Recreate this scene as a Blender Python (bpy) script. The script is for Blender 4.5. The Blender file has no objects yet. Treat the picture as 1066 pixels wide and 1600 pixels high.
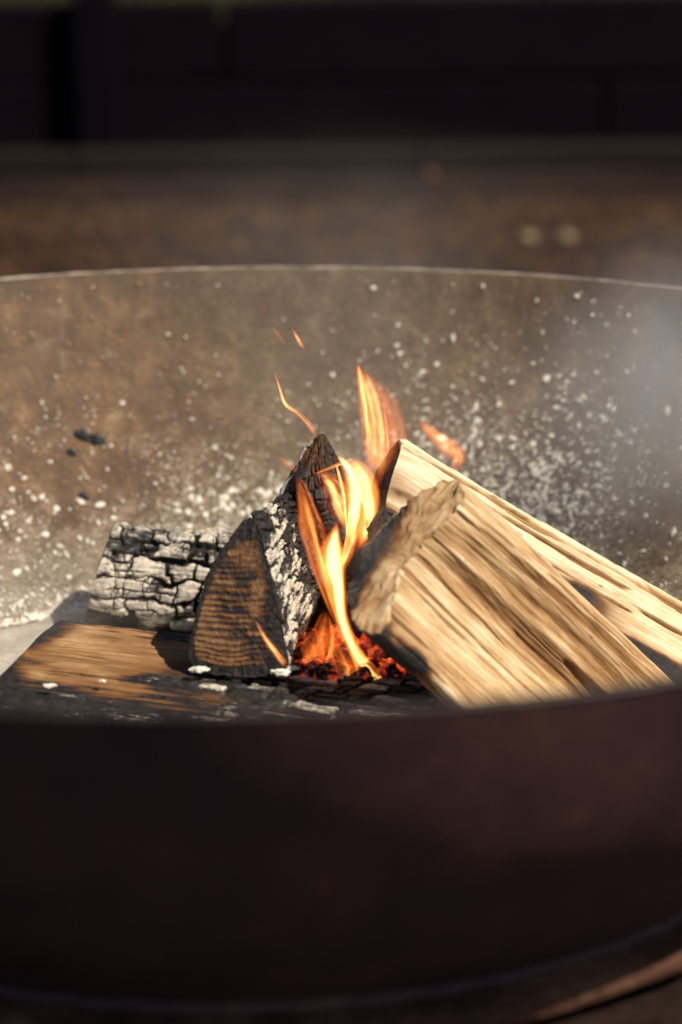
import bpy, math, random
import numpy as np
from mathutils import Matrix, Vector

random.seed(7)
rng = np.random.default_rng(7)
SC = bpy.context.scene
COL = SC.collection

# ------------------------------------------------------------------ camera
RIM = 0.235                                   # height of the bowl rim above the ground
CAM = np.array([0.0, -1.3634, 0.3200 + RIM])
YAW, PITCH, ROLL, FPX = 0.04111, 0.27142, -0.007965, 3775.4
FWD = np.array([math.sin(YAW) * math.cos(PITCH), math.cos(YAW) * math.cos(PITCH), -math.sin(PITCH)])
_r = np.array([math.cos(YAW), -math.sin(YAW), 0.0])
_u = np.cross(_r, FWD)
RGT = _r * math.cos(ROLL) + _u * math.sin(ROLL)
UPV = -_r * math.sin(ROLL) + _u * math.cos(ROLL)
cd = bpy.data.cameras.new('camera')
cam = bpy.data.objects.new('camera', cd)
COL.objects.link(cam)
m = Matrix.Identity(4)
for i in range(3):
    m[i][0], m[i][1], m[i][2], m[i][3] = RGT[i], UPV[i], -FWD[i], CAM[i]
cam.matrix_world = m
cd.sensor_fit = 'HORIZONTAL'; cd.sensor_width = 24.0; cd.lens = 85.0
cd.clip_start = 0.05; cd.clip_end = 300.0
cd.dof.use_dof = True; cd.dof.focus_distance = 1.535; cd.dof.aperture_fstop = 3.7
cd.dof.aperture_blades = 0
SC.camera = cam

# ------------------------------------------------------------------ sky, sun, exposure
SUN = np.array([0.48, -0.42, 0.74]); SUN /= np.linalg.norm(SUN)      # direction towards the sun
elev = math.asin(SUN[2]); azim = math.atan2(SUN[0], SUN[1])
W = bpy.data.worlds.new('World'); SC.world = W; W.use_nodes = True
wn = W.node_tree.nodes; wl = W.node_tree.links
wn.clear()
sky = wn.new('ShaderNodeTexSky'); sky.sky_type = 'NISHITA'; sky.sun_disc = False
sky.sun_elevation = elev; sky.sun_rotation = azim
bg = wn.new('ShaderNodeBackground'); bg.inputs[1].default_value = 0.05
wo = wn.new('ShaderNodeOutputWorld')
wl.new(sky.outputs[0], bg.inputs[0]); wl.new(bg.outputs[0], wo.inputs[0])
sd = bpy.data.lights.new('sun', 'SUN'); sd.energy = 5.0; sd.angle = math.radians(0.55); sd.color = (1.0, 0.88, 0.70)
so = bpy.data.objects.new('sun', sd); COL.objects.link(so)
so.rotation_euler = Vector(-SUN).to_track_quat('-Z', 'Y').to_euler()
so.location = (1.5, 1, 4)
SC.view_settings.view_transform = 'Standard'
SC.view_settings.look = 'None'
SC.view_settings.exposure = 0.30
SC.view_settings.gamma = 1.0
SC.view_settings.use_curve_mapping = False
SC.render.engine = 'CYCLES'
cy = SC.cycles
cy.use_denoising = True
try: cy.denoiser = 'OPENIMAGEDENOISE'
except Exception: pass
cy.max_bounces = 6; cy.transparent_max_bounces = 40; cy.volume_bounces = 1
cy.volume_step_rate = 1.6; cy.volume_max_steps = 128
cy.sample_clamp_indirect = 4.0

# ------------------------------------------------------------------ pixel helpers (photograph pixels -> points of the place)
def ray(x, y): return FWD + RGT * (x - 533) / FPX - UPV * (y - 800) / FPX
def at_z(x, y, z): d = ray(x, y); return CAM + d * ((z - CAM[2]) / d[2])
def at_y(x, y, Y): d = ray(x, y); return CAM + d * ((Y - CAM[1]) / d[1])
def at_plane(x, y, p0, n): d = ray(x, y); return CAM + d * (np.dot(p0 - CAM, n) / np.dot(d, n))
def unit(v): v = np.asarray(v, float); return v / np.linalg.norm(v)

# ------------------------------------------------------------------ numpy noise
def _h(ix, iy, iz, seed):
    n = (ix.astype(np.int64) * 374761393 + iy.astype(np.int64) * 668265263 + iz.astype(np.int64) * 2147483647 + seed * 1274126177) & 0xFFFFFFFF
    n = ((n ^ (n >> 13)) * 1274126177) & 0xFFFFFFFF
    n = ((n ^ (n >> 16)) * 2246822519) & 0xFFFFFFFF
    n = n ^ (n >> 15)
    return (n & 0xFFFFFF) / float(0xFFFFFF)
def vn(x, y, z=0.0, seed=0):
    x, y, z = np.broadcast_arrays(np.asarray(x, float), np.asarray(y, float), np.asarray(z, float))
    ix, iy, iz = np.floor(x), np.floor(y), np.floor(z)
    fx, fy, fz = x - ix, y - iy, z - iz
    fx = fx * fx * fx * (fx * (fx * 6 - 15) + 10); fy = fy * fy * fy * (fy * (fy * 6 - 15) + 10); fz = fz * fz * fz * (fz * (fz * 6 - 15) + 10)
    r = 0
    for a in (0, 1):
        for b in (0, 1):
            for c in (0, 1):
                w = (fx if a else 1 - fx) * (fy if b else 1 - fy) * (fz if c else 1 - fz)
                r = r + w * _h(ix + a, iy + b, iz + c, seed)
    return r
def fbm(x, y, z=0.0, seed=0, o=4, g=0.5):
    s = 0; a = 1; t = 0
    for k in range(o):
        s = s + a * vn(x * 2 ** k + 17.3 * k, y * 2 ** k + 5.1 * k, np.asarray(z) * 2 ** k, seed + k); t += a; a *= g
    return s / t
def sst(a, b, x): t = np.clip((x - a) / (b - a), 0, 1); return t * t * (3 - 2 * t)
def voro(x, y, seed=0, wrap=None, jit=0.85):
    """F1, F2, cell id of a jittered grid of points (wrap = number of cells round y)"""
    ix, iy = np.floor(x), np.floor(y)
    f1 = np.full(x.shape, 9.0); f2 = np.full(x.shape, 9.0); idc = np.zeros(x.shape, np.int64)
    for a in (-1, 0, 1):
        for b in (-1, 0, 1):
            cx, cy_ = ix + a, iy + b
            cyw = np.mod(cy_, wrap) if wrap else cy_
            z = np.zeros_like(cx)
            off = 0.5 * np.mod(cyw, 2) * 0
            px = cx + 0.5 + (_h(cx, cyw, z, seed) - 0.5) * jit + off
            py = cy_ + 0.5 + (_h(cx, cyw, z, seed + 9) - 0.5) * jit
            d = np.sqrt((x - px) ** 2 + (y - py) ** 2)
            cid = ((cx.astype(np.int64) + 500) * 1000 + cyw.astype(np.int64) + 500)
            n1 = d < f1
            f2 = np.where(n1, f1, np.minimum(f2, d)); idc = np.where(n1, cid, idc); f1 = np.where(n1, d, f1)
    return f1, f2, idc

# ------------------------------------------------------------------ mesh helpers
def mesh_np(name, V, Fc, mask=None, smooth=True, extra=None):
    me = bpy.data.meshes.new(name)
    V = np.asarray(V, float)
    if isinstance(Fc, np.ndarray):
        k = Fc.shape[1]; n = len(Fc)
        me.vertices.add(len(V)); me.vertices.foreach_set('co', V.ravel())
        me.loops.add(n * k); me.loops.foreach_set('vertex_index', Fc.ravel().astype(np.int32))
        me.polygons.add(n)
        me.polygons.foreach_set('loop_start', np.arange(0, n * k, k, dtype=np.int32))
        me.polygons.foreach_set('loop_total', np.full(n, k, np.int32))
        me.update(calc_edges=True)
    else:
        me.from_pydata([tuple(v) for v in V], [], [tuple(f) for f in Fc])
    me.validate()
    me.polygons.foreach_set('use_smooth', np.full(len(me.polygons), smooth))
    if mask is not None:
        at = me.attributes.new('mask', 'FLOAT_COLOR', 'POINT')
        mk = np.ones((len(V), 4)); mk[:, :mask.shape[1]] = mask
        at.data.foreach_set('color', mk.ravel().astype(np.float32))
    if extra is not None:
        at = me.attributes.new('grain', 'FLOAT_VECTOR', 'POINT')
        at.data.foreach_set('vector', np.asarray(extra, np.float32).ravel())
    me.update()
    return me
def link(name, me, mat=None, parent=None, loc=None):
    o = bpy.data.objects.new(name, me); COL.objects.link(o)
    if mat is not None and me is not None and len(me.materials) == 0: me.materials.append(mat)
    if parent is not None: o.parent = parent
    if loc is not None: o.location = loc
    return o
def tag(o, label=None, cat=None, group=None, kind=None):
    if label: o['label'] = label
    if cat: o['category'] = cat
    if group: o['group'] = group
    if kind: o['kind'] = kind
    return o
def empty(name, loc=(0, 0, 0)):
    o = bpy.data.objects.new(name, None); COL.objects.link(o); o.location = loc; o.empty_display_size = 0.02
    return o
def grid_faces(nu, nv, wrap=True):
    i = np.arange(nu - 1)[:, None]; j = np.arange(nv if wrap else nv - 1)[None, :]
    j2 = (j + 1) % nv
    a = i * nv + j; b = i * nv + j2; c = (i + 1) * nv + j2; d = (i + 1) * nv + j
    return np.stack([a, d, c, b], -1).reshape(-1, 4)
def compact(V, F, mask, ext):
    used, inv = np.unique(F, return_inverse=True)
    return V[used], inv.reshape(F.shape), mask[used], ext[used]

# ------------------------------------------------------------------ material helper
class NT:
    def __init__(s, name):
        s.m = bpy.data.materials.new(name); s.m.use_nodes = True
        s.t = s.m.node_tree; s.t.nodes.clear()
        s.out = s.t.nodes.new('ShaderNodeOutputMaterial')
    def n(s, typ, ins=None, **kw):
        d = s.t.nodes.new('ShaderNode' + typ)
        for k, v in kw.items(): setattr(d, k, v)
        for k, v in (ins or {}).items(): s.set(d.inputs[k], v)
        return d
    def set(s, sock, v):
        if isinstance(v, bpy.types.NodeSocket): s.t.links.new(v, sock)
        elif isinstance(v, bpy.types.Node): s.t.links.new(v.outputs[0], sock)
        elif isinstance(v, (tuple, list)):
            sock.default_value = tuple(v) if len(v) != 3 or len(sock.default_value) == 3 else tuple(v) + (1,)
        else: sock.default_value = v
    def noise(s, vec, scale, detail=4, rough=0.55, dist=0.0):
        return s.n('TexNoise', {'Vector': vec, 'Scale': scale, 'Detail': detail, 'Roughness': rough, 'Distortion': dist}).outputs[0]
    def math(s, op, a, b=0.0, c=0.0, clamp=False):
        d = s.n('Math', operation=op, use_clamp=clamp); s.set(d.inputs[0], a); s.set(d.inputs[1], b); s.set(d.inputs[2], c); return d.outputs[0]
    def map(s, v, a, b, c=0.0, d=1.0):
        return s.n('MapRange', {0: v, 1: a, 2: b, 3: c, 4: d}).outputs[0]
    def mix(s, f, a, b, blend='MIX'):
        d = s.n('Mix', data_type='RGBA', blend_type=blend); s.set(d.inputs[0], f); s.set(d.inputs[6], a); s.set(d.inputs[7], b); return d.outputs[2]
    def ramp(s, f, stops):
        d = s.n('ValToRGB', {0: f}); e = d.color_ramp.elements
        while len(e) < len(stops): e.new(0.5)
        for k, (p, c) in enumerate(stops): e[k].position = p; e[k].color = tuple(c) + (1,)
        return d.outputs[0]
    def scale(s, vec, sc):
        return s.n('Mapping', {'Vector': vec, 'Scale': sc}).outputs[0]
    def bump(s, h, strength, dist):
        return s.n('Bump', {'Height': h, 'Strength': strength, 'Distance': dist}).outputs[0]
    def bsdf(s, color, rough=0.8, spec=0.3, normal=None, metal=0.0, emis=None, estr=0.0):
        d = s.n('BsdfPrincipled', {'Base Color': color, 'Roughness': rough, 'Metallic': metal, 'Specular IOR Level': spec})
        if normal is not None: s.set(d.inputs['Normal'], normal)
        if emis is not None: s.set(d.inputs['Emission Color'], emis); s.set(d.inputs['Emission Strength'], estr)
        s.t.links.new(d.outputs[0], s.out.inputs[0]); return d
    def obj(s): return s.n('TexCoord').outputs['Object']
    def attr(s, name): return s.n('Attribute', attribute_name=name)

def mat_burnt():
    """split firewood: mask R = char, G = ash, B = light / dark fibre, with fine fibres from the grain coordinates"""
    t = NT('burnt_wood')
    mk = t.n('SeparateColor', {0: t.attr('mask').outputs['Color']})
    g = t.attr('grain').outputs['Vector']
    fib = t.noise(t.scale(g, (20, 460, 60)), 1.0, 6, 0.62)
    fib2 = t.noise(t.scale(g, (60, 1500, 300)), 1.0, 4, 0.62)
    fleck = t.noise(t.scale(g, (90, 420, 200)), 1.0, 2, 0.5)
    mott = t.noise(t.obj(), 38, 4, 0.6)
    tone = t.math('ADD', mk.outputs[2], t.math('MULTIPLY_ADD', fib, 0.55, -0.275))
    tone = t.math('ADD', tone, t.math('MULTIPLY_ADD', mott, 0.4, -0.2), clamp=True)
    wood = t.ramp(tone, [(0.0, (0.055, 0.024, 0.008)), (0.22, (0.19, 0.095, 0.032)), (0.45, (0.36, 0.215, 0.100)), (0.7, (0.56, 0.395, 0.22)), (1.0, (0.76, 0.64, 0.46))])
    wood = t.mix(t.map(fib2, 0.3, 0.5, 0.42, 0.0), wood, (0.14, 0.07, 0.03))
    wood = t.mix(t.map(fleck, 0.66, 0.74, 0.0, 0.65), wood, (0.10, 0.045, 0.018))
    spots = t.noise(t.obj(), 260, 3, 0.6)
    char = t.mix(t.map(spots, 0.35, 0.7), (0.006, 0.005, 0.006), (0.028, 0.024, 0.024))
    brownc = t.math('MULTIPLY', t.map(mk.outputs[0], 0.35, 0.75, 0, 1), 1.0)
    scorch = t.mix(t.map(mk.outputs[0], 0.0, 0.5), wood, (0.175, 0.072, 0.020))
    col = t.mix(brownc, scorch, char)
    ashn = t.noise(t.obj(), 420, 4, 0.65)
    streak = t.noise(t.scale(g, (60, 900, 200)), 1.0, 4, 0.65)
    ashc = t.ramp(t.math('ADD', t.math('MULTIPLY', ashn, 0.5), t.math('MULTIPLY', streak, 0.5)), [(0.30, (0.15, 0.135, 0.125)), (0.47, (0.45, 0.41, 0.355)), (0.66, (0.82, 0.75, 0.63))])
    am = t.math('MULTIPLY_ADD', t.math('SUBTRACT', streak, 0.5), 0.9, mk.outputs[1])
    am = t.math('MULTIPLY_ADD', t.math('SUBTRACT', ashn, 0.5), 0.5, am)
    col = t.mix(t.map(am, 0.34, 0.62), col, ashc)
    hgt = t.math('ADD', t.math('MULTIPLY', fib, 0.6), t.math('ADD', t.math('MULTIPLY', fib2, 0.25), t.math('MULTIPLY', ashn, 0.25)))
    t.bsdf(col, t.map(mk.outputs[0], 0, 1, 0.75, 0.62), 0.35, t.bump(hgt, 0.55, 0.0016))
    return t.m
M_BURNT = mat_burnt()

def mat_steel(inner):
    t = NT('rusty_steel_inside' if inner else 'rusty_steel_outside')
    o = t.obj()
    big = t.noise(o, 5.5, 5, 0.6)
    mid = t.noise(t.scale(o, (1, 1, 0.55)), 32, 6, 0.7)
    fine = t.noise(o, 210, 5, 0.7)
    micro = t.noise(o, 620, 3, 0.6)
    rustf = t.math('ADD', t.math('MULTIPLY', big, 0.6), t.math('MULTIPLY', mid, 0.4))
    blot = t.noise(o, 75, 5, 0.7, 0.6)
    if inner:
        rust = t.ramp(mid, [(0.25, (0.036, 0.017, 0.009)), (0.45, (0.098, 0.050, 0.025)), (0.60, (0.185, 0.098, 0.042)), (0.78, (0.33, 0.19, 0.075))])
        grey = t.ramp(fine, [(0.25, (0.055, 0.038, 0.024)), (0.5, (0.150, 0.112, 0.070)), (0.72, (0.30, 0.24, 0.16))])
        mk = t.n('SeparateColor', {0: t.attr('mask').outputs['Color']})
        f = t.math('ADD', t.map(rustf, 0.40, 0.62, 0.0, 0.55), t.math('MULTIPLY_ADD', mk.outputs[0], 0.9, -0.35), clamp=True)
        col = t.mix(f, rust, grey)
        dust = t.math('MULTIPLY_ADD', t.math('SUBTRACT', t.math('ADD', t.math('MULTIPLY', mid, 0.5), t.math('MULTIPLY', fine, 0.5)), 0.5), 2.6, mk.outputs[1])
        col = t.mix(t.map(dust, 0.25, 0.95), col, t.ramp(micro, [(0.3, (0.22, 0.19, 0.145)), (0.7, (0.54, 0.49, 0.40))]))
        col = t.mix(t.map(blot, 0.52, 0.66, 0.0, 0.6), col, (0.045, 0.028, 0.018))
        col = t.mix(t.map(blot, 0.46, 0.34, 0.0, 0.45), col, (0.36, 0.29, 0.20))
        pock = t.n('TexVoronoi', {'Vector': o, 'Scale': 130.0})
        col = t.mix(t.map(pock.outputs[0], 0.02, 0.16, 0.75, 0.0), col, t.mix(t.map(big, 0.4, 0.6), (0.02, 0.014, 0.012), (0.34, 0.19, 0.075)))
        col = t.mix(t.math('MULTIPLY', mk.outputs[2], t.map(mid, 0.25, 0.75, 0.95, 0.35)), col, (0.055, 0.030, 0.016))
        t.bsdf(col, 0.62, 0.35, t.bump(t.math('ADD', mid, t.math('MULTIPLY', fine, 0.7)), 0.6, 0.0022), 0.0)
    else:
        col = t.ramp(t.math('ADD', t.math('MULTIPLY', rustf, 0.7), t.math('MULTIPLY', fine, 0.3)), [(0.32, (0.048, 0.022, 0.029)), (0.48, (0.090, 0.044, 0.049)), (0.58, (0.135, 0.064, 0.055)), (0.70, (0.34, 0.17, 0.10))])
        t.bsdf(col, 0.66, 0.3, t.bump(t.math('ADD', mid, t.math('MULTIPLY', fine, 0.5)), 0.5, 0.002), 0.0)
    return t.m
M_IN, M_OUT = mat_steel(True), mat_steel(False)

def mat_simple(name, stops, sc, rough=0.85, bump=0.4, bd=0.002, sc2=None, spec=0.25):
    t = NT(name); o = t.obj()
    a = t.noise(o, sc, 6, 0.65); b = t.noise(o, sc2 or sc * 7, 4, 0.6)
    f = t.math('ADD', t.math('MULTIPLY', a, 0.6), t.math('MULTIPLY', b, 0.4))
    t.bsdf(t.ramp(f, stops), rough, spec, t.bump(f, bump, bd))
    return t.m
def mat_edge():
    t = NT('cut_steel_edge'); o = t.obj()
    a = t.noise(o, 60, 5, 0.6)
    rim_dark = t.ramp(a, [(0.35, (0.012, 0.008, 0.009)), (0.65, (0.035, 0.024, 0.023))])
    rim_lit = t.ramp(a, [(0.35, (0.10, 0.08, 0.065)), (0.65, (0.40, 0.34, 0.28))])
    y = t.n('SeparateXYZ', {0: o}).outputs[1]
    t.bsdf(t.mix(t.map(t.math('MULTIPLY_ADD', a, 0.2, y), 0.1, 0.4), rim_dark, rim_lit), 0.55, 0.4, t.bump(a, 0.3, 0.001))  # catch-light along the back rim is painted into this colour mix
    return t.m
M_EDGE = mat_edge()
M_FLANGE = mat_simple('bare_rust', [(0.33, (0.022, 0.012, 0.010)), (0.5, (0.085, 0.036, 0.022)), (0.68, (0.22, 0.115, 0.07))], 22, 0.8, 0.6, 0.003)
M_ASHBED = mat_simple('grey_ash', [(0.30, (0.22, 0.20, 0.17)), (0.5, (0.42, 0.39, 0.34)), (0.68, (0.62, 0.585, 0.52))], 26, 0.95, 0.8, 0.003, 240, 0.1)
M_FLAKE = mat_simple('pale_ash', [(0.3, (0.46, 0.43, 0.38)), (0.6, (0.80, 0.77, 0.70))], 160, 0.9, 0.3, 0.001, spec=0.15)
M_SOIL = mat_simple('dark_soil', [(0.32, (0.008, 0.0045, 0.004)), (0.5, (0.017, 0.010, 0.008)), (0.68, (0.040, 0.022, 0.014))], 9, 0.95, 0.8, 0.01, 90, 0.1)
M_CLOD = mat_simple('soil_crumbs', [(0.3, (0.007, 0.005, 0.004)), (0.55, (0.020, 0.013, 0.010)), (0.72, (0.07, 0.040, 0.025))], 14, 0.95, 0.5, 0.002, 120, 0.1)
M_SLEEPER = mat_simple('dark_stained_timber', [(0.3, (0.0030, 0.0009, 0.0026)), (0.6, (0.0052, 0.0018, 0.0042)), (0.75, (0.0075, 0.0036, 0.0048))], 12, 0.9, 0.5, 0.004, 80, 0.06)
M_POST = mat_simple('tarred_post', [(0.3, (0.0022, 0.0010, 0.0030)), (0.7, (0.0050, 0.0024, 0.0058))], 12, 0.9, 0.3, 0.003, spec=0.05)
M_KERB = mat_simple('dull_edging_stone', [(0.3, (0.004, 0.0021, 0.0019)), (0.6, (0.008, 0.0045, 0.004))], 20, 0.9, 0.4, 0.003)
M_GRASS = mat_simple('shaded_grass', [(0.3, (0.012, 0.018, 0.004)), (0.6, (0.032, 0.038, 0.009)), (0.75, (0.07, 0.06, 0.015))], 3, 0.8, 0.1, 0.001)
M_STONE = mat_simple('pale_pebble', [(0.3, (0.15, 0.11, 0.06)), (0.7, (0.24, 0.19, 0.115))], 40, 0.6, 0.2, 0.001)
M_CHARBIT = mat_simple('glossy_char', [(0.3, (0.006, 0.006, 0.008)), (0.7, (0.03, 0.03, 0.034))], 90, 0.35, 0.6, 0.002, spec=0.6)

def mat_ember():
    t = NT('glowing_coal'); o = t.obj()
    a = t.noise(o, 70, 5, 0.6); b = t.noise(o, 260, 4, 0.65)
    v = t.n('TexVoronoi', {'Vector': o, 'Scale': 120.0}, feature='DISTANCE_TO_EDGE').outputs[0]
    col = t.mix(t.map(b, 0.45, 0.7), (0.015, 0.010, 0.010), (0.36, 0.26, 0.22))
    heat = t.math('MULTIPLY', t.map(a, 0.42, 0.68), t.map(v, 0.0, 0.35, 1.0, 0.7))
    em = t.ramp(heat, [(0.15, (0.0, 0.0, 0.0)), (0.4, (0.20, 0.014, 0.005)), (0.7, (0.70, 0.075, 0.018)), (1.0, (1.0, 0.25, 0.06))])
    t.bsdf(col, 0.9, 0.2, t.bump(b, 0.6, 0.002), 0, em, 1.0)
    return t.m
M_EMBER = mat_ember()
def mat_flame():
    t = NT('flame_gas')
    a = t.n('SeparateColor', {0: t.attr('mask').outputs['Color']})
    heat, pale = a.outputs[0], a.outputs[1]
    col = t.ramp(heat, [(0.0, (1.0, 0.10, 0.012)), (0.35, (1.0, 0.20, 0.025)), (0.65, (1.0, 0.38, 0.07)), (1.0, (1.0, 0.62, 0.22))])
    em = t.n('Emission', {'Color': col, 'Strength': t.math('MULTIPLY', t.math('POWER', heat, 1.35), pale)})
    tr = t.n('BsdfTransparent', {0: (1, 1, 1)})
    ad = t.n('AddShader'); t.t.links.new(em.outputs[0], ad.inputs[0]); t.t.links.new(tr.outputs[0], ad.inputs[1])
    t.t.links.new(ad.outputs[0], t.out.inputs[0])
    return t.m
M_FLAME = mat_flame()

# ------------------------------------------------------------------ setting: ground, kerb, wall, grass
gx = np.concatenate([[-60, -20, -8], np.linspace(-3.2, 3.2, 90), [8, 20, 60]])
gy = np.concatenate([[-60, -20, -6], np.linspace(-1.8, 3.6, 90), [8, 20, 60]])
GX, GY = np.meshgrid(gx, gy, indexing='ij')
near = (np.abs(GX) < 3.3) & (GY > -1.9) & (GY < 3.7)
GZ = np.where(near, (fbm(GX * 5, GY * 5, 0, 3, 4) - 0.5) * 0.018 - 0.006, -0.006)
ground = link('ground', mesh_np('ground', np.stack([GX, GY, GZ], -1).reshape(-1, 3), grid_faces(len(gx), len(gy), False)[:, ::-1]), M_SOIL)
tag(ground, kind='structure')

def chips(n, posfn, smin, smax, flat, seed, ptsz=2.2):
    """n irregular little lumps (flattened octahedra) as one mesh"""
    r = np.random.default_rng(seed)
    P, N = posfn(n, r)
    n = len(P)
    S = smin * (smax / smin) ** (r.random(n) ** ptsz)
    base = np.array([(1, 0, 0), (-1, 0, 0), (0, 1, 0), (0, -1, 0), (0, 0, 1), (0, 0, -1)], float)
    f = np.array([(0, 2, 4), (2, 1, 4), (1, 3, 4), (3, 0, 4), (2, 0, 5), (1, 2, 5), (3, 1, 5), (0, 3, 5)])
    t1 = np.cross(N, r.normal(size=(n, 3))); t1 /= np.linalg.norm(t1, axis=1, keepdims=True)
    t2 = np.cross(N, t1)
    N = N + r.normal(size=(n, 3)) * 0.35 * (1 - flat); N /= np.linalg.norm(N, axis=1, keepdims=True)
    b = base[None] * (0.55 + 0.9 * r.random((n, 6, 1)))
    st = 0.6 + 0.9 * r.random((n, 1))
    V = P[:, None] + S[:, None, None] * (b[..., 0:1] * (t1 * st)[:, None] + b[..., 1:2] * (t2 / st)[:, None] + b[..., 2:3] * (N * flat)[:, None])
    Fc = (f[None] + 6 * np.arange(n)[:, None, None]).reshape(-1, 3)
    return V.reshape(-1, 3), Fc
def ground_pos(x0, x1, y0, y1):
    def fn(n, r):
        P = np.stack([r.uniform(x0, x1, n), r.uniform(y0, y1, n), np.zeros(n)], -1)
        P[:, 2] = (fbm(P[:, 0] * 5, P[:, 1] * 5, 0, 3, 4) - 0.5) * 0.018 - 0.004
        k = np.hypot(P[:, 0], P[:, 1]) > 0.36
        return P[k], np.tile([0, 0, 1.0], (k.sum(), 1))
    return fn
V, Fc = chips(6000, ground_pos(-0.15, 0.62, -0.60, 0.0), 0.0014, 0.009, 0.6, 11)
tag(link('soil_crumbs', mesh_np('soil_crumbs', V, Fc, smooth=False), M_CLOD), 'dark crumbs of loose soil round the foot of the bowl', 'soil', kind='stuff')
V, Fc = chips(26000, ground_pos(-0.9, 1.2, 0.7, 2.5), 0.002, 0.010, 0.35, 12)  # chips stop short of the kerb; dark open soil stands in for wall shadow
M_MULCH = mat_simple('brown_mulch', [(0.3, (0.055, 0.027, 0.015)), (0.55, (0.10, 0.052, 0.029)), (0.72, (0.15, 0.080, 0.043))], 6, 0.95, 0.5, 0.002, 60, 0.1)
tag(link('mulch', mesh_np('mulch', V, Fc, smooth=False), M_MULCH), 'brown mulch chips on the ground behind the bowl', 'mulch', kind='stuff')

def box_mesh(name, sx, sy, sz, bev=0.004, nx=1, wob=0.0, seed=0):
    """bevelled bar along x, origin at its bottom centre, slightly wavy"""
    pr = [(-sy/2+bev, 0), (sy/2-bev, 0), (sy/2, bev), (sy/2, sz-bev), (sy/2-bev, sz), (-sy/2+bev, sz), (-sy/2, sz-bev), (-sy/2, bev)]
    xs = np.concatenate([[-sx/2], np.linspace(-sx/2+bev, sx/2-bev, nx+1), [sx/2]])
    V = []; F = []
    for i, x in enumerate(xs):
        k = 0.9 if i in (0, len(xs)-1) else 1.0
        for y, z in pr:
            V.append((x, y*k + wob*(fbm(x*3, z*9, 0, seed)-0.5), (z-sz/2)*k + sz/2 + wob*(fbm(x*3+9, y*9, 0, seed)-0.5)))
    for i in range(len(xs)-1):
        for j in range(8):
            F.append((i*8+j, i*8+(j+1) % 8, (i+1)*8+(j+1) % 8, (i+1)*8+j))
    F.append(tuple(range(7, -1, -1))); e = (len(xs)-1)*8; F.append(tuple(range(e, e+8)))
    return mesh_np(name, V, [f[::-1] for f in F], smooth=False)
WY = 3.05
wall = empty('retaining_wall', (0, WY, 0))
tag(wall, 'low dark timber sleeper wall in shade behind the bowl', 'wall')
hw = 0.284
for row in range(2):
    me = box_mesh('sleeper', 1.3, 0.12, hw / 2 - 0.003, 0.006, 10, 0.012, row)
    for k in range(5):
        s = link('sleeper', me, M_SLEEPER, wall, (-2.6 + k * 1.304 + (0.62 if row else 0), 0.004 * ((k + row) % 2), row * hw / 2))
post_x = at_y(150, 100, WY - 0.1)[0]
pm = box_mesh('post', 0.07, 0.05, 0.34, 0.004, 2, 0.004, 5)
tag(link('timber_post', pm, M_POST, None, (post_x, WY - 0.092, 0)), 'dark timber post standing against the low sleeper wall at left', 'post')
kb = empty('edging_kerb', (0, WY - 0.17, 0)); tag(kb, 'dull low stone edging strip along the foot of the sleeper wall', 'kerb')
km = box_mesh('edging_stone', 0.6, 0.07, 0.045, 0.006, 4, 0.006, 8)
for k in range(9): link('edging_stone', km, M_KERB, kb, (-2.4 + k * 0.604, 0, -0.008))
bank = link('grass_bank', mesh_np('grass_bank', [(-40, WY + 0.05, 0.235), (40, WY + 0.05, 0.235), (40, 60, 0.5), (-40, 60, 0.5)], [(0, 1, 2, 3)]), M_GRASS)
tag(bank, kind='structure')
def blades(n, x0, x1, y0, y1, z, h0, h1, w, seed):
    r = np.random.default_rng(seed)
    P = np.stack([r.uniform(x0, x1, n), r.uniform(y0, y1, n), np.full(n, z)], -1)
    a = r.uniform(0, 6.28, n); h = r.uniform(h0, h1, n); b = r.uniform(0.1, 0.8, n) * h
    d = np.stack([np.cos(a), np.sin(a), 0 * a], -1); s = np.stack([-np.sin(a), np.cos(a), 0 * a], -1) * w
    up = np.array([0, 0, 1.0])
    q = [P - s, P + s, P + d * (b * .35)[:, None] + up * (h * .6)[:, None] + s * .8, P + d * (b * .35)[:, None] + up * (h * .6)[:, None] - s * .8, P + d * b[:, None] + up * h[:, None]]
    V = np.stack(q, 1).reshape(-1, 3); o = 5 * np.arange(n)[:, None]
    F = [tuple(x) for x in (np.array([[0, 1, 2, 3]]) + o)] + [tuple(x) for x in (np.array([[3, 2, 4]]) + o)]
    return V, F
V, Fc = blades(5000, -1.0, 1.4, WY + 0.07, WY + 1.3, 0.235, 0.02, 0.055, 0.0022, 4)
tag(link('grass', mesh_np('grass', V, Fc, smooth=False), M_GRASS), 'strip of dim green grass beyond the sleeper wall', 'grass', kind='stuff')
V, Fc = blades(420, 0.12, 0.45, -0.55, -0.16, -0.004, 0.008, 0.03, 0.0007, 9)
kk = [i for i in range(0, len(V), 5) if math.hypot(V[i][0], V[i][1]) > 0.37]
V2 = []; F2 = []
for c, i in enumerate(kk):
    V2 += list(V[i:i+5]); F2 += [(5*c, 5*c+1, 5*c+2, 5*c+3), (5*c+3, 5*c+2, 5*c+4)]
tag(link('grass_tufts', mesh_np('grass_tufts', V2, F2, smooth=False), M_GRASS), 'sparse short grass in the soil by the foot of the bowl', 'grass', kind='stuff')

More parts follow.
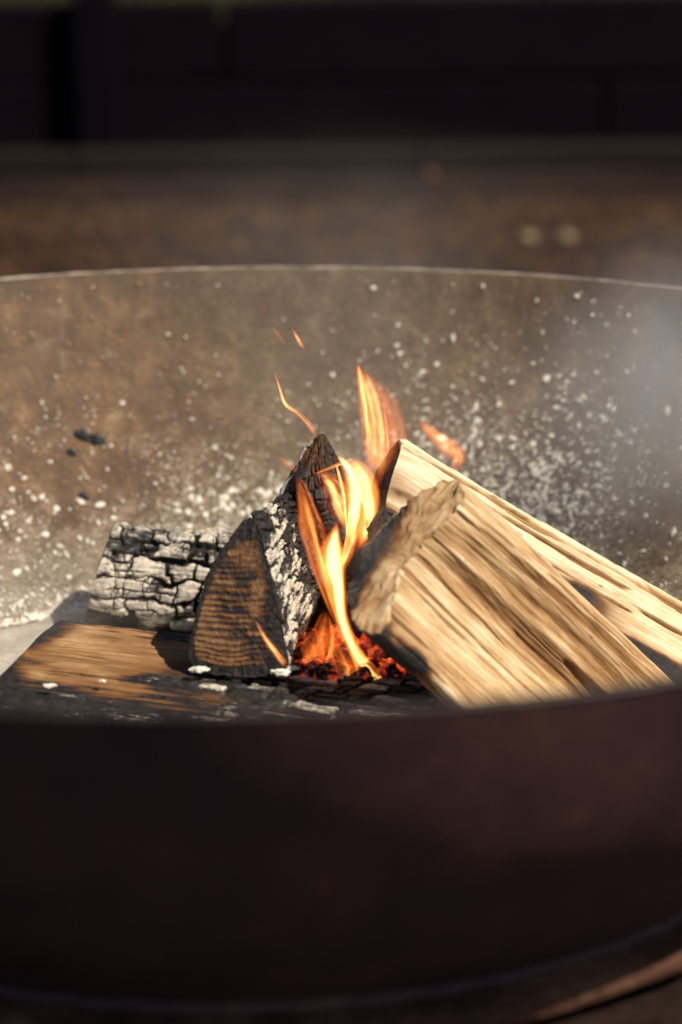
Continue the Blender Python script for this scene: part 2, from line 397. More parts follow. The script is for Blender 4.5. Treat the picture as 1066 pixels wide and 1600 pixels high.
def lump(name, r, seed, sub=3, rough=0.35, sq=(1, 1, 0.7), mask=None):
    """irregular rounded lump"""
    import bmesh
    bm = bmesh.new(); bmesh.ops.create_icosphere(bm, subdivisions=sub, radius=1.0)
    V = np.array([v.co[:] for v in bm.verts]); F = np.array([[v.index for v in f.verts] for f in bm.faces]); bm.free()
    d = 1 + rough * 2 * (fbm(V[:, 0] * 1.6 + seed * 3.1, V[:, 1] * 1.6, V[:, 2] * 1.6, seed, 4) - 0.5)
    V = V * d[:, None]
    q = np.round(V * 2.2) / 2.2
    V = V * 0.72 + q * 0.28
    return mesh_np(name, V * r * np.array(sq), F, mask, smooth=(rough < 0.3))
PEB = [(825, 371, 0.013, 'ochre pebble on the ground just beyond the rim, left one of the pair'), (886, 371, 0.013, 'greyish pebble on the ground just beyond the rim, right one of the pair'),
       (672, 272, 0.012, 'dull reddish pebble on the dark ground near the stone edging')]
for k, (x, y, r, lb) in enumerate(PEB):
    p = at_z(x, y, 0.008)
    tag(link('pebble', lump('pebble', r, 30 + k, 2, 0.2), M_STONE if k < 2 else M_FLANGE, None, tuple(p)), lb, 'pebble', 'pebbles behind the bowl')

# ------------------------------------------------------------------ fire bowl
RB, ZB = 0.315, 0.020
def prof(s):
    """outer profile: s=0 at base edge, 1 at rim -> (radius, z)"""
    s = np.asarray(s, float)
    bul = 0.020 * np.sin(np.pi * s) 
    return RB + (0.5 - RB) * s + bul * 0.75, ZB + (RIM - ZB) * s - bul * 0.65
def inner_z(r):
    """height of the bowl's inner surface at radius r"""
    s = np.linspace(0, 1, 200); R, Z = prof(s)
    return np.where(r < RB, ZB + 0.004, np.interp(r, R - 0.003, Z + 0.004))
bowl = empty('fire_bowl', (0, 0, 0))
tag(bowl, 'large shallow rusty steel fire bowl holding the burning logs', 'fire bowl')
nt = 320
th = np.linspace(0, 2 * np.pi, nt, endpoint=False)
def lathe(R, Z, mask=None):
    R = np.asarray(R)[:, None]; Z = np.asarray(Z)[:, None]
    V = np.stack([R * np.cos(th), R * np.sin(th), Z + 0 * th], -1).reshape(-1, 3)
    return V, grid_faces(len(R), nt)
s = np.linspace(0, 1, 40); R, Z = prof(s)
dent = lambda V, k=0.0025: V + np.stack([V[:, 0], V[:, 1], 0 * V[:, 0]], -1) / 0.5 * ((fbm(V[:, 0] * 6, V[:, 1] * 6, V[:, 2] * 6, 21, 3) - 0.5) * k)[:, None]
V, Fc = lathe(np.concatenate([[0.02], R]), np.concatenate([[ZB], Z]))
link('outer_shell', mesh_np('outer_shell', dent(V), Fc), M_OUT, bowl)
Ri = np.concatenate([[0.005, 0.15, 0.26], R - 0.0035]); Zi = np.concatenate([[ZB + .005] * 3, Z + 0.0035]); Zi[-1] = RIM
V, Fc = lathe(Ri[::-1], Zi[::-1])
V = dent(V)
# mask: R = grey (sooty / ashy) against rust, G = settled ash dust
r_ = np.hypot(V[:, 0], V[:, 1]); hh = (V[:, 2] - ZB) / (RIM - ZB); ang = np.arctan2(V[:, 1], V[:, 0])
grey = 0.35 + 0.75 * np.exp(-((ang - 1.45) / 0.30) ** 2) + 0.25 * np.exp(-((ang - 0.95) / 0.3) ** 2) - 0.70 * np.exp(-((ang - 1.88) / 0.20) ** 2) * sst(.15, .5, hh) + 0.5 * sst(0.45, 0.1, hh)
dust = 0.72 * sst(0.55, -0.05, hh) + 0.30 * np.exp(-((ang - 1.2) / 0.25) ** 2) * sst(0.8, 0.3, hh)
link('inner_shell', mesh_np('inner_shell', V, Fc, np.stack([grey, dust, 0.44 + 0.22 * sst(.2, .5, hh) + 0.16 * np.exp(-((ang - 1.9) / .22) ** 2) + 0.45 * sst(.55, .95, hh + .5 * (fbm(ang * 5, hh * 2, 0, 77, 3) - .5))], -1)), M_IN, bowl)
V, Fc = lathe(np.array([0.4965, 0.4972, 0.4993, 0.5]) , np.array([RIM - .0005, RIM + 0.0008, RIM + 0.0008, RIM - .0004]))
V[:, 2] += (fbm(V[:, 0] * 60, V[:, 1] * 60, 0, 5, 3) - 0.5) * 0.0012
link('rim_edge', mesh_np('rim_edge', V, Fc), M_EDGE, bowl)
V, Fc = lathe(np.array([0.25, 0.333, 0.3385, 0.339, 0.334, 0.25]), np.array([0.001, 0.001, 0.004, 0.012, 0.0165, 0.0165]))
V = V + np.stack([V[:, 0], V[:, 1], 0 * V[:, 0]], -1) * ((fbm(V[:, 0] * 14, V[:, 1] * 14, 0, 9, 3) - 0.5) * 0.035)[:, None]
V[:, 2] += (fbm(V[:, 0] * 25, V[:, 1] * 25, 0, 6, 3) - 0.5) * 0.006 * (V[:, 2] > 0.01)
link('base_flange', mesh_np('base_flange', V, Fc[:, ::-1]), M_FLANGE, bowl)
a8 = np.linspace(0, 2 * np.pi, 8, endpoint=False)
V, Fc = lathe(RB + 0.003 + 0.0045 * np.cos(a8), 0.0205 + 0.0045 * np.sin(a8))
Fw = np.concatenate([Fc, np.stack([7 * nt + np.arange(nt), np.arange(nt), (np.arange(nt) + 1) % nt, 7 * nt + (np.arange(nt) + 1) % nt], -1)])
V = V + np.stack([V[:, 0], V[:, 1], 0 * V[:, 0]], -1) * (0.004 * np.sin(np.arctan2(V[:, 1], V[:, 0]) * 260))[:, None]
link('weld_seam', mesh_np('weld_seam', V, Fw), M_OUT, bowl)

# ash bed inside the bowl
rr = np.linspace(0.004, 0.335, 90); tt = np.linspace(0, 2 * np.pi, 300, endpoint=False)
RR, TT = np.meshgrid(rr, tt, indexing='ij')
X, Y = RR * np.cos(TT), RR * np.sin(TT)
ez = fbm(X * 22, Y * 22, 0, 31, 5) * 0.012 + fbm(X * 120, Y * 120, 0, 33, 3) * 0.004 + 0.036 * np.exp(-((X - .055) ** 2 + (Y - .10) ** 2) / .004)
edge = sst(0.336, 0.285 , RR + 0.03 * (fbm(X * 30, Y * 30, 0, 35, 4) - .5))
ZZ = inner_z(RR) - 0.002 + ez * edge * 0.9 - 0.004 * (1 - edge)
ASH = link('ash_bed', mesh_np('ash_bed', np.stack([X, Y, ZZ], -1).reshape(-1, 3), grid_faces(len(rr), len(tt))[:, ::-1]), M_ASHBED)
tag(ASH, 'bed of pale grey wood ash on the floor of the bowl', 'ash', kind='stuff')
FLOOR = ZB + 0.009

# ash flakes stuck to the inside
def wall_point(theta, s):
    R, Z = prof(s); r = R - 0.0045
    P = np.stack([r * np.cos(theta), r * np.sin(theta), Z + 0.0050], -1)
    N = np.stack([-np.cos(theta) * 0.74, -np.sin(theta) * 0.74, 0.67 + 0 * theta], -1)
    return P, N
def flake_pos(th0, th1, s_pow, clus):
    def fn(n, r):
        t = r.uniform(th0, th1, n * 4); s = 0.95 * r.random(n * 4) ** s_pow
        d = fbm(t * 14, s * 7, 0, clus, 3)
        w = sst(0.30, 0.72, d) * (0.25 + 0.75 * np.exp(-((t - 1.12) / 0.28) ** 2) + 0.18 * np.exp(-((t - 1.75) / .35) ** 2) * (s < .5))
        w = w * (1 - .75 * sst(.35, .8, s))
        k = r.random(n * 4) < w
        return wall_point(t[k][:n], s[k][:n])
    return fn
V, Fc = chips(22000, flake_pos(0.55, 2.6, 2.4, 41), 0.00030, 0.0012, 0.30, 51, 2.6)
V1, F1 = chips(2200, flake_pos(0.55, 2.6, 3.4, 43), 0.0008, 0.0032, 0.22, 52, 2.2)
Vb, Fb = np.concatenate([V, V1]), np.concatenate([Fc, F1 + len(V)])
tag(link('ash_flakes', mesh_np('ash_flakes', Vb, Fb, smooth=False), M_FLAKE), 'scattered white ash flakes on the sloping inside of the bowl', 'ash', kind='stuff')
M_RFLAKE = mat_simple('rust_scale', [(0.3, (0.22, 0.11, 0.04)), (0.7, (0.46, 0.27, 0.10))], 50, 0.7, 0.2, 0.001)
def rust_pos(n, r):
    return wall_point(r.normal(1.85, 0.28, n), np.clip(r.normal(0.60, 0.2, n), 0.05, 0.95))
V, Fc = chips(1500, rust_pos, 0.0003, 0.0014, 0.30, 53, 2.6)
tag(link('rust_flakes', mesh_np('rust_flakes', V, Fc, smooth=False), M_RFLAKE), 'small orange rust flakes on the back of the bowl', 'rust', kind='stuff')

def on_wall(x, y):
    """point of the bowl's inside seen at photograph pixel x, y"""
    d = ray(x, y)
    ts = np.linspace(1.3, 2.6, 4000); P = CAM + ts[:, None] * d
    r = np.hypot(P[:, 0], P[:, 1]); z = inner_z(r)
    k = np.argmax((P[:, 2] < z + 0.001) & (P[:, 1] > 0))
    return P[k]
def cluster(cx, cy_, sx, sy, n, seed):
    r = np.random.default_rng(seed)
    P = np.array([on_wall(a, b) for a, b in zip(r.normal(cx, sx, n), r.normal(cy_, sy, n))])
    N = np.stack([-P[:, 0], -P[:, 1], np.hypot(P[:, 0], P[:, 1])], -1); N /= np.linalg.norm(N, axis=1, keepdims=True)
    return lambda n_, r_: (P, N)
cv, cf = [], []; base_ = 0
for cx, cy_, sx, sy, n, sd_ in ((850, 790, 75, 45, 520, 1), (900, 700, 60, 60, 160, 2), (390, 775, 45, 25, 90, 3), (700, 690, 50, 40, 110, 4), (60, 850, 60, 60, 35, 5)):
    V, Fc = chips(n, cluster(cx, cy_, sx, sy, n, sd_), 0.0008, 0.0034, 0.22, 70 + sd_, 2.0)
    cv.append(V); cf.append(Fc + base_); base_ += len(V)
tag(link('ash_drift', mesh_np('ash_drift', np.concatenate(cv), np.concatenate(cf), smooth=False), M_FLAKE), 'drifts of broken white ash low on the bowl wall behind the logs', 'ash', kind='stuff')
LUMPS = [(277, 799, 11, 'white ash crumb on the bowl wall above the charred round log'), (38, 747, 8, 'white ash crumb on the bowl wall near the left edge'),
         (143, 497, 11, 'pale crust spot high on the rusty bowl wall'), (78, 722, 7, 'pale ash crumb below the black char flakes'),
         (335, 700, 9, 'pair-sized ash crumb left of the flame on the bowl wall'), (350, 778, 14, 'ash clump just left of the charred wedge top'),
         (405, 768, 13, 'ash clump touching the wedge outline on its left'), (300, 655, 6, 'tiny ash crumb on the bowl wall left of the thin flame'),
         (926, 492, 6, 'ash speck high on the right of the bowl wall'), (833, 568, 6, 'ash speck on the right wall below the rim'),
         (668, 640, 7, 'ash crumb right of the tall flame'), (870, 800, 13, 'largest ash clump behind the right log'),
         (905, 770, 15, 'ash clump high in the pale drift behind the logs'), (935, 760, 12, 'ash clump at the top right of the pale drift'),
         (840, 815, 12, 'ash clump low in the pale drift by the split log'), (960, 780, 9, 'ash crumb at the right end of the pale drift'),
         (800, 700, 8, 'ash crumb on the wall above the pale drift'), (185, 690, 8, 'tan crust crumb beside the black char flakes')]
for k, (x, y, px, lb) in enumerate(LUMPS):
    p = on_wall(x, y)
    me = lump('ash_crumb', px / 2 / 2150, 60 + k, 3, 0.42, (1.2, 0.9, 0.7))
    tag(link('ash_crumb', me, M_FLAKE if k not in (2, 17) else M_STONE, None, tuple(p)), lb, 'ash crumb', 'ash crumbs in the bowl')
CH = [(128, 682, 14, 'black char flake stuck to the left bowl wall, left of two'), (152, 690, 15, 'black char flake stuck to the left bowl wall, right of two'),
      (112, 708, 9, 'small black char flake below the pair on the left wall'), (131, 776, 9, 'lone small char flake low on the left wall')]
for k, (x, y, px, lb) in enumerate(CH):
    p = on_wall(x, y)
    tag(link('char_flake', lump('char_flake', px / 2150, 90 + k, 3, 0.5, (0.9, 0.5, 0.9)), M_CHARBIT, None, tuple(p)), lb, 'char flake', 'char flakes on the bowl wall')

# ------------------------------------------------------------------ logs
def chaikin(P, it, keep=0.25):
    for _ in range(it):
        Q = np.roll(P, -1, 0)
        P = np.stack([P * (1 - keep) + Q * keep, P * keep + Q * (1 - keep)], 1).reshape(-1, P.shape[1])
    return P
def make_log(name, poly3, axis, L, nu, nv, side, cap, far=1.0, rnd=2, keep=0.16, scale=None, shear=None, cut=None, ragged=0.0, clamp=True, ncap=26, bend=None, plates=None, upow=1.0):
    """loft a log from its near end polygon (world points) along axis.
    side(u, v, t, per, loc) -> (displacement, mask[...,3], cell id or None); cap(x, y, edge) -> (displacement, mask)"""
    axis = unit(axis); P = np.asarray(poly3, float); c0 = P.mean(0)
    e1 = unit(np.cross(axis, [0.12, 0.3, 0.95])); e2 = np.cross(axis, e1)
    q = np.stack([(P - c0) @ e1, (P - c0) @ e2], -1)
    if (q[:, 0] * np.roll(q[:, 1], -1) - np.roll(q[:, 0], -1) * q[:, 1]).sum() < 0: q = q[::-1]
    q = chaikin(q, rnd, keep)
    qq = np.concatenate([q, q[:1]]); d = np.concatenate([[0], np.cumsum(np.linalg.norm(np.diff(qq, axis=0), axis=1))]); per = d[-1]
    v = np.linspace(0, per, nv, endpoint=False)
    ring = np.stack([np.interp(v, d, qq[:, k]) for k in (0, 1)], -1)
    tan = np.roll(ring, -2, 0) - np.roll(ring, 2, 0); tan /= np.linalg.norm(tan, axis=1, keepdims=True)
    nrm = np.stack([tan[:, 1], -tan[:, 0]], -1)
    t = np.linspace(0, 1, nu) ** upow
    sc = np.array([scale(x) if scale else 1 + (far - 1) * x for x in t])
    T, Vv = np.meshgrid(t, v, indexing='ij'); Uu = T * L
    w3 = c0 + ring[:, 0, None] * e1 + ring[:, 1, None] * e2
    hgt = (w3[:, 2] - w3[:, 2].min()) / (np.ptp(w3[:, 2]) + 1e-9)
    disp, mask, cid = side(Uu, Vv, T, per, np.broadcast_to(hgt, T.shape))
    edge_in = sst(0.0, 0.004, Uu) * 0.8 + 0.2
    rad = ring[None] * sc[:, None, None] + nrm[None] * (disp * edge_in)[..., None]
    if cut is not None:
        nn = unit(cut); shear = lambda x, y, h: -(x * (nn @ e1) + y * (nn @ e2)) / (nn @ axis)
    sh = 0 if shear is None else (shear(ring[:, 0], ring[:, 1], hgt)[None] * (1 - T) ** 1.5)
    jit_ = np.zeros(nv)
    if ragged: jit_ = ragged * ((fbm(v * 70, v * 0 + 3, 0, 77, 4) - .5) + .5 * (fbm(v * 320, v * 0 + 7, 0, 78, 2) - .5)); sh = sh + jit_[None] * (1 - T) ** 8
    bd = 0 if bend is None else np.array([bend(x) for x in t])[:, None, :]
    V = c0 + rad[..., :1] * e1 + rad[..., 1:] * e2 + (Uu + sh)[..., None] * axis + bd
    Vs = V.reshape(-1, 3); F = grid_faces(nu, nv)
    M = mask.reshape(-1, 3); G = np.stack([Uu, Vv, 0 * Uu], -1).reshape(-1, 3)
    parts_v, parts_f, parts_m, parts_g = [Vs], [F], [M], [G]; n_side = len(F)
    base = len(Vs)
    for end in (0, 1):
        ringv = V[0] if end == 0 else V[-1]
        r0 = rad[0] if end == 0 else rad[-1]
        ks = 1 - (np.arange(1, ncap + 1) / ncap)
        cx, cyy = r0.mean(0)
        cv = ringv.mean(0)
        xs = (r0[None, :, 0] - cx) * ks[:, None] + cx; ys = (r0[None, :, 1] - cyy) * ks[:, None] + cyy
        W3 = (ringv[None] - cv) * ks[:, None, None] + cv
        cdp, cm = cap(xs, ys, np.broadcast_to(ks[:, None], xs.shape), end)
        if end == 0: W3 = W3 - axis * (jit_[None] * ks[:, None] * (1 - sst(.82, 1.0, ks))[:, None])[..., None]
        W3 = W3 + axis * (-cdp if end == 0 else cdp)[..., None]
        ids0 = (np.arange(nv) if end == 0 else (nu - 1) * nv + np.arange(nv))
        idx = np.concatenate([ids0[None], base + np.arange(ncap * nv).reshape(ncap, nv)])
        a, b = idx[:-1], np.roll(idx, -1, 1)[:-1]; c, dd = np.roll(idx, -1, 1)[1:], idx[1:]
        Fq = np.stack([a, b, c, dd], -1).reshape(-1, 4)
        if end == 1: Fq = Fq[:, ::-1]
        parts_v.append(W3.reshape(-1, 3)); parts_f.append(Fq); parts_m.append(cm.reshape(-1, 3))
        parts_g.append(np.stack([ys * 7 + 3.3, xs * .22, ys * 1.5], -1).reshape(-1, 3)); base += ncap * nv
    V = np.concatenate(parts_v); F = np.concatenate(parts_f); M = np.concatenate(parts_m); G = np.concatenate(parts_g)
    if clamp:
        r = np.hypot(V[:, 0], V[:, 1]); zf = inner_z(r) + 0.005
        V[:, 2] = np.where(V[:, 2] < zf, zf + (V[:, 2] - zf) * 0.02, V[:, 2])
    tri_ok = np.ones(len(F), bool)
    body_name = 'log_body'
    root = empty(name, tuple(np.array([V[:, 0].mean(), V[:, 1].mean(), V[:, 2].min()])))
    off = np.array(root.location)
    V = V - off
    plate_faces = np.zeros(len(F), bool)
    if plates is not None and cid is not None:
        ci = cid.reshape(-1)
        ns = (nu - 1) * nv
        fc = ci[F[:ns]]
        same = (fc == fc[:, :1]).all(1) & (fc[:, 0] >= 0)
        keyc = np.where(same, fc[:, 0], -1)
        n = 0
        P2 = None
        for key in np.unique(keyc[keyc >= 0]):
            sel = np.where(keyc == key)[0]
            if len(sel) < 40: continue
            lab = {}
            for fi in sel:                                  # group the faces that hang together
                hit = {lab[x] for x in map(int, F[fi]) if x in lab}
                L0 = min(hit) if hit else int(fi)
                if len(hit) > 1:
                    for x_ in lab:
                        if lab[x_] in hit: lab[x_] = L0
                for x in map(int, F[fi]): lab[x] = L0
            comp = np.array([lab[int(F[fi][0])] for fi in sel])
            for cc in np.unique(comp):
                sub = sel[comp == cc]
                if len(sub) < 40: continue
                cen = V[F[sub]].mean((0, 1)) + off
                if not plates(cen): continue
                plate_faces[sub] = True
                a = compact(V, F[sub], M, G)
                link('char_plate', mesh_np('char_plate', a[0], a[1], a[2], extra=a[3]), M_BURNT, root); n += 1
    near = np.zeros(len(F), bool); near[n_side:n_side + ncap * nv] = True
    a = compact(V, F[near], M, G)
    link('end_face', mesh_np('end_face', a[0], a[1], a[2], extra=a[3]), M_BURNT, root)
    a = compact(V, F[~plate_faces & ~near], M, G)
    link(body_name, mesh_np(body_name, a[0], a[1], a[2], extra=a[3]), M_BURNT, root)
    return root, (c0, e1, e2, axis, L)

def stack3(a, b, c):
    a, b, c = np.broadcast_arrays(a, b, c); return np.stack([a, b, c], -1)

# --- split log with the broad pale face, front right
aE = unit((0.68, 0.20, -0.70))
pE = at_y(703, 742, 0.03); nE = unit((-0.38, -0.48, 0.79))
polyE = [at_plane(x, y, pE, nE) for x, y in [(706, 743), (655, 771), (620, 800), (577, 846), (553, 888), (542, 945), (552, 982), (589, 996), (611, 972), (620, 925), (634, 890), (654, 858), (680, 836), (700, 816), (722, 790), (728, 762)]]
def sideE(u, v, t, per, h):
    w = v + 0.002 * np.sin(u * 14 + v * 40) + 0.009 * (fbm(u * 9, v * 22, 0, 101, 3) - .5)
    big = fbm(u * 2.5, w * 38, 0, 102, 2)
    mid = fbm(u * 4, w * 120, 0, 103, 3)
    step = np.floor(fbm(u * 2.5, w * 60, 0, 104, 2) * 6) / 6
    fine = fbm(u * 36, w * 700, 0, 105, 4)
    tear = fbm(u * 40, w * 260, 0, 114, 3)
    line = fbm(u * 8, w * 330, 0, 106, 2)
    crack = sst(0.70, 0.76, line) + sst(0.735, 0.765, fbm(u * 5.0, w * 170, 0, 115, 2))
    crack = np.clip(crack, 0, 1)
    ww = h + (fbm(u * 6, v * 8, 0, 116, 2) - .5) * .06
    fad = sst(.002, .03, u)
    hol = np.exp(-((ww - .60) / .045) ** 2) * fad + .55 * np.exp(-((ww - .79) / .03) ** 2) * fad
    rdg = np.exp(-((ww - .695) / .028) ** 2) * fad
    d = (big - .5) * 0.0050 * sst(-.005, .05, u) + (step - .5) * 0.0008 + (mid - .5) * .0018 + (fine - .5) * 0.0013 + (tear - .5) * .0012 - crack * 0.0015 - hol * 0.0034 + rdg * .0018
    tone = 0.58 + (big - .5) * 0.45 + (mid - .5) * 0.28 + (fine - .5) * 0.50 + (tear - .5) * .40 - crack * 0.32 - hol * .13 + rdg * .18
    n = fbm(u * 30, v * 60, 0, 108, 4)
    char = sst(0.012, 0.0, u + (n - .5) * 0.02) * 0.05 + sst(0.26, 0.03, h + (n - .5) * .3) * sst(0.07, 0.02, u + (n - .5) * .06)
    char = char + sst(.60, .75, fbm(u * 9, w * 70, 0, 109, 3)) * 0.14
    return d, stack3(np.clip(char, 0, 1), 0.0, np.clip(tone, 0, 1)), None
def capE(x, y, e, end):
    n = fbm(x * 55, y * 55, 0, 111, 4); f = fbm(x * 320, y * 160, 0, 112, 3)
    d = (n - .5) * 0.0045 + (f - .5) * 0.0024
    # scorched darker towards the fire (low and left end of the cut), pale towards the face edge
    g = fbm(x * 28, y * 28, 0, 113, 4)
    q = LEFTE(x, y) + (g - .5) * .5
    ch = np.clip(0.08 * sst(.1, .4, q) + 0.75 * sst(.40, .95, q) * sst(.045, .010, LOWE(x, y)) + 0.20 * sst(.5, 1.0, q) + 0.40 * sst(0.005, 0.05, -LOWE(x, y)) * sst(.1, .6, q) + (f - .5) * .12, 0, 1)
    return d, stack3(ch, 0.0 + 0.25 * (g > .68), np.clip(0.60 + (f - .5) * .5 + (n - .5) * .5, 0, 1))
E_axis_e1 = unit(np.cross(aE, [0.12, 0.3, 0.95])); E_axis_e2 = np.cross(aE, E_axis_e1)
_cE = np.mean(polyE, 0)
def LEFTE(x, y):
    """0 at the pale face side of the cut, 1 at its fire side"""
    p = np.asarray(x)[..., None] * E_axis_e1 + np.asarray(y)[..., None] * E_axis_e2
    w = -(np.asarray(x) * (nE @ E_axis_e1) + np.asarray(y) * (nE @ E_axis_e2)) / (nE @ aE)
    p = _cE + p + w[..., None] * aE - CAM
    z = p @ FWD
    return (-0.84 * (FPX * (p @ RGT) / z + 533 - 652) + 0.54 * (FPX * (p @ UPV) / z - 800 + 866)) / 68
def LOWE(x, y):
    p = _cE + np.asarray(x)[..., None] * E_axis_e1 + np.asarray(y)[..., None] * E_axis_e2
    return (p[..., 2] - _cE[2])
logE, infoE = make_log('split_log', polyE, aE, 0.25, 190, 560, sideE, capE, far=1.0, rnd=1, keep=0.25, cut=nE, ragged=0.007)
tag(logE, 'pale freshly split log with broad ridged face, leaning in front at right', 'log', 'logs in the fire bowl')

# --- longer split log behind it
aF = unit((0.82, 0.10, -0.53))
pF = at_y(622, 686, 0.12)
polyF = [at_plane(x, y, pF, aF) for x, y in [(622, 686), (600, 718), (581, 752), (573, 830), (583, 885), (597, 840), (606, 765), (630, 692)]]
def sideF(u, v, t, per, h):
    w = v + 0.009 * (fbm(u * 8, v * 20, 0, 121, 3) - .5)
    big = fbm(u * 3, w * 70, 0, 122, 2)
    ridge = 1 - np.abs(2 * fbm(u * 6, w * 260, 0, 123, 3) - 1)
    fine = fbm(u * 45, w * 950, 0, 125, 3)
    crack = sst(0.69, 0.75, fbm(u * 9, w * 210, 0, 126, 2))
    d = (big - .5) * 0.006 + (ridge - .6) * 0.0009 + (fine - .5) * 0.0013 - crack * 0.003
    tone = 0.86 + (big - .5) * 0.5 + (fine - .5) * 0.55 - crack * 0.6 + (fbm(u * 30, w * 200, 0, 129, 3) - .5) * .3
    n = fbm(u * 25, v * 50, 0, 128, 4)
    char = sst(0.030, 0.0, u + (n - .5) * 0.03) * sst(.85, .5, h + (n - .5) * .3) * 0.5
    char = char + sst(0.60, 0.25, h + (n - .5) * .4) * sst(0.055, 0.01, u + (n - .5) * .05)
    char = char + np.exp(-((u - 0.135) / 0.035) ** 2) * sst(.74, .60, h + (n - .5) * .25) * 1.0 + sst(0.15, .2, u) * sst(.60, .45, h + (n - .5) * .25)
    return d, stack3(np.clip(char, 0, 1), 0.0, np.clip(tone, 0, 1)), None
def capF(x, y, e, end):
    n = fbm(x * 60, y * 60, 0, 131, 4); f = fbm(x * 300, y * 300, 0, 132, 3)
    p = _cF[2] + x * F_e1[2] + y * F_e2[2]
    ch = np.clip(0.70 - 0.65 * sst(_cF[2] + .005, _cF[2] + .045, p + (n - .5) * .02) + (n - .5) * .6, 0, 1)
    return (n - .5) * 0.005 + (f - .5) * 0.0018, stack3(ch, 0.0, np.clip(.6 + (f - .5), 0, 1))
F_e1 = unit(np.cross(aF, [0.12, 0.3, 0.95])); F_e2 = np.cross(aF, F_e1); _cF = np.mean(polyF, 0)
logF, infoF = make_log('split_log', polyF, aF, 0.31, 190, 440, sideF, capF, rnd=2, keep=0.14)
tag(logF, 'long pale split log leaning behind the broad faced one, reaching the right edge', 'log', 'logs in the fire bowl')

# splinters standing off its upper edge
for k, (x0, y0, x1, y1, w) in enumerate([(722, 748, 748, 762, .0011), (762, 770, 778, 786, .0009), (776, 783, 780, 791, .0007), (800, 790, 836, 814, .0010)]):
    p0 = at_y(x0, y0 + 3, 0.128); p1 = at_y(x1, y1 + 1, 0.122)
    dd_ = p1 - p0; s1 = unit(np.cross(dd_, [0, 1.0, 0])) * w; s2 = unit(np.cross(dd_, s1)) * w
    tv = []
    for f_, q_ in ((0, 1.0), (.5, .8), (.85, .45), (1, .08)):
        c_ = p0 + dd_ * f_ + s1 * math.sin(3 * f_) * .8
        tv += [c_ + s1 * q_, c_ + s2 * q_, c_ - s1 * q_, c_ - s2 * q_]
    tf = [(4 * i + j, 4 * i + (j + 1) % 4, 4 * i + 4 + (j + 1) % 4, 4 * i + 4 + j) for i in range(3) for j in range(4)] + [(3, 2, 1, 0), (12, 13, 14, 15)]
    tv = np.array(tv) - np.array(logF.location)
    link('splinter', mesh_np('splinter', tv, tf, np.tile([0.05, 0, 0.85], (16, 1)), extra=np.zeros((16, 3))), M_BURNT, logF)

# --- charred wedge with the ringed end facing the camera
DTOP = RIM - 0.163
aB = unit((0.30, 0.92, 0.10))
pB = at_z(385, 1056, DTOP); nB = unit((-0.25, -0.85, 0.34))
polyB = [at_plane(x, y, pB, nB) for x, y in [(384, 806), (402, 812), (424, 900), (446, 1000), (452, 1040), (440, 1056), (385, 1058), (330, 1054), (300, 1042), (292, 1012), (308, 945), (338, 868)]]
B_e1 = unit(np.cross(aB, [0.12, 0.3, 0.95])); B_e2 = np.cross(aB, B_e1); _cB = np.mean(polyB, 0)
def plate_field(u, v, per, su, nvc, seed, warp=0.35):
    sv = per / nvc
    wu = u / su + warp * (fbm(u * 60, v * 60, 0, seed + 1, 3) - .5) * 2
    wv = v / sv + warp * (fbm(u * 60 + 9, v * 60, 0, seed + 2, 3) - .5) * 2
    f1, f2, cid = voro(wu, np.mod(wv, nvc), seed, nvc)
    return f2 - f1, f1, cid
def brick_field(u, v, per, su, nrow, seed, warp=0.25, wf=60):
    """rows of plates along the grain: distance to the nearest crack (m), distance to row crack, cell id"""
    sv = per / nrow
    wv = v / sv + warp * (fbm(u * wf, v * wf, 0, seed + 1, 3) - .5) * 2
    wv = np.mod(wv, nrow); row = np.floor(wv); fv = wv - row
    z = np.zeros_like(row)
    ru = u / su * (0.75 + 0.6 * _h(row, z, z, seed + 3)) + 20 + 7 * _h(row, z, z, seed + 4) + warp * 1.2 * (fbm(u * wf + 31, v * wf, 0, seed + 2, 3) - .5) * 2
    k = np.floor(ru)
    B = lambda kk: kk + (_h(kk, row, z, seed + 5) - .5) * 0.75
    k = np.where(ru < B(k), k - 1, np.where(ru >= B(k + 1), k + 1, k))
    du = np.minimum(np.abs(ru - B(k)), np.abs(B(k + 1) - ru)) * su
    dv = np.minimum(fv, 1 - fv) * sv
    return np.minimum(du, dv), dv, (k.astype(np.int64) + 500) * 1000 + row.astype(np.int64) + 500
def sideB(u, v, t, per, h):
    e, dv, cid = brick_field(u + .25 * v, v, per, 0.012, 30, 141, 0.8, 80)
    e2, _, c2 = plate_field(u, v, per, 0.005, 60, 145)
    crack = sst(0.0017, 0.0003, e); cr2 = sst(0.14, 0.02, e2)
    d = -0.0032 * crack - 0.0007 * cr2 + (fbm(u * 40, v * 40, 0, 142, 4) - .5) * 0.007 + (fbm(u * 300, v * 300, 0, 143, 3) - .5) * 0.0012
    idr = _h(cid, cid * 0, cid * 0, 5)
    n = fbm(u * 35, v * 35, 0, 146, 4)
    ash = (0.10 + 0.62 * idr + 1.8 * (n - .47)) * (1 - crack) * (1 - .5 * cr2) * sst(0.0, 0.003, u)
    ash = ash * sst(0.085, 0.055, u + (n - .5) * .03)
    cid = np.where(e > 0.0007, cid, -1)
    return d, stack3(1.0, np.clip(ash, 0, 1), 0.3), cid
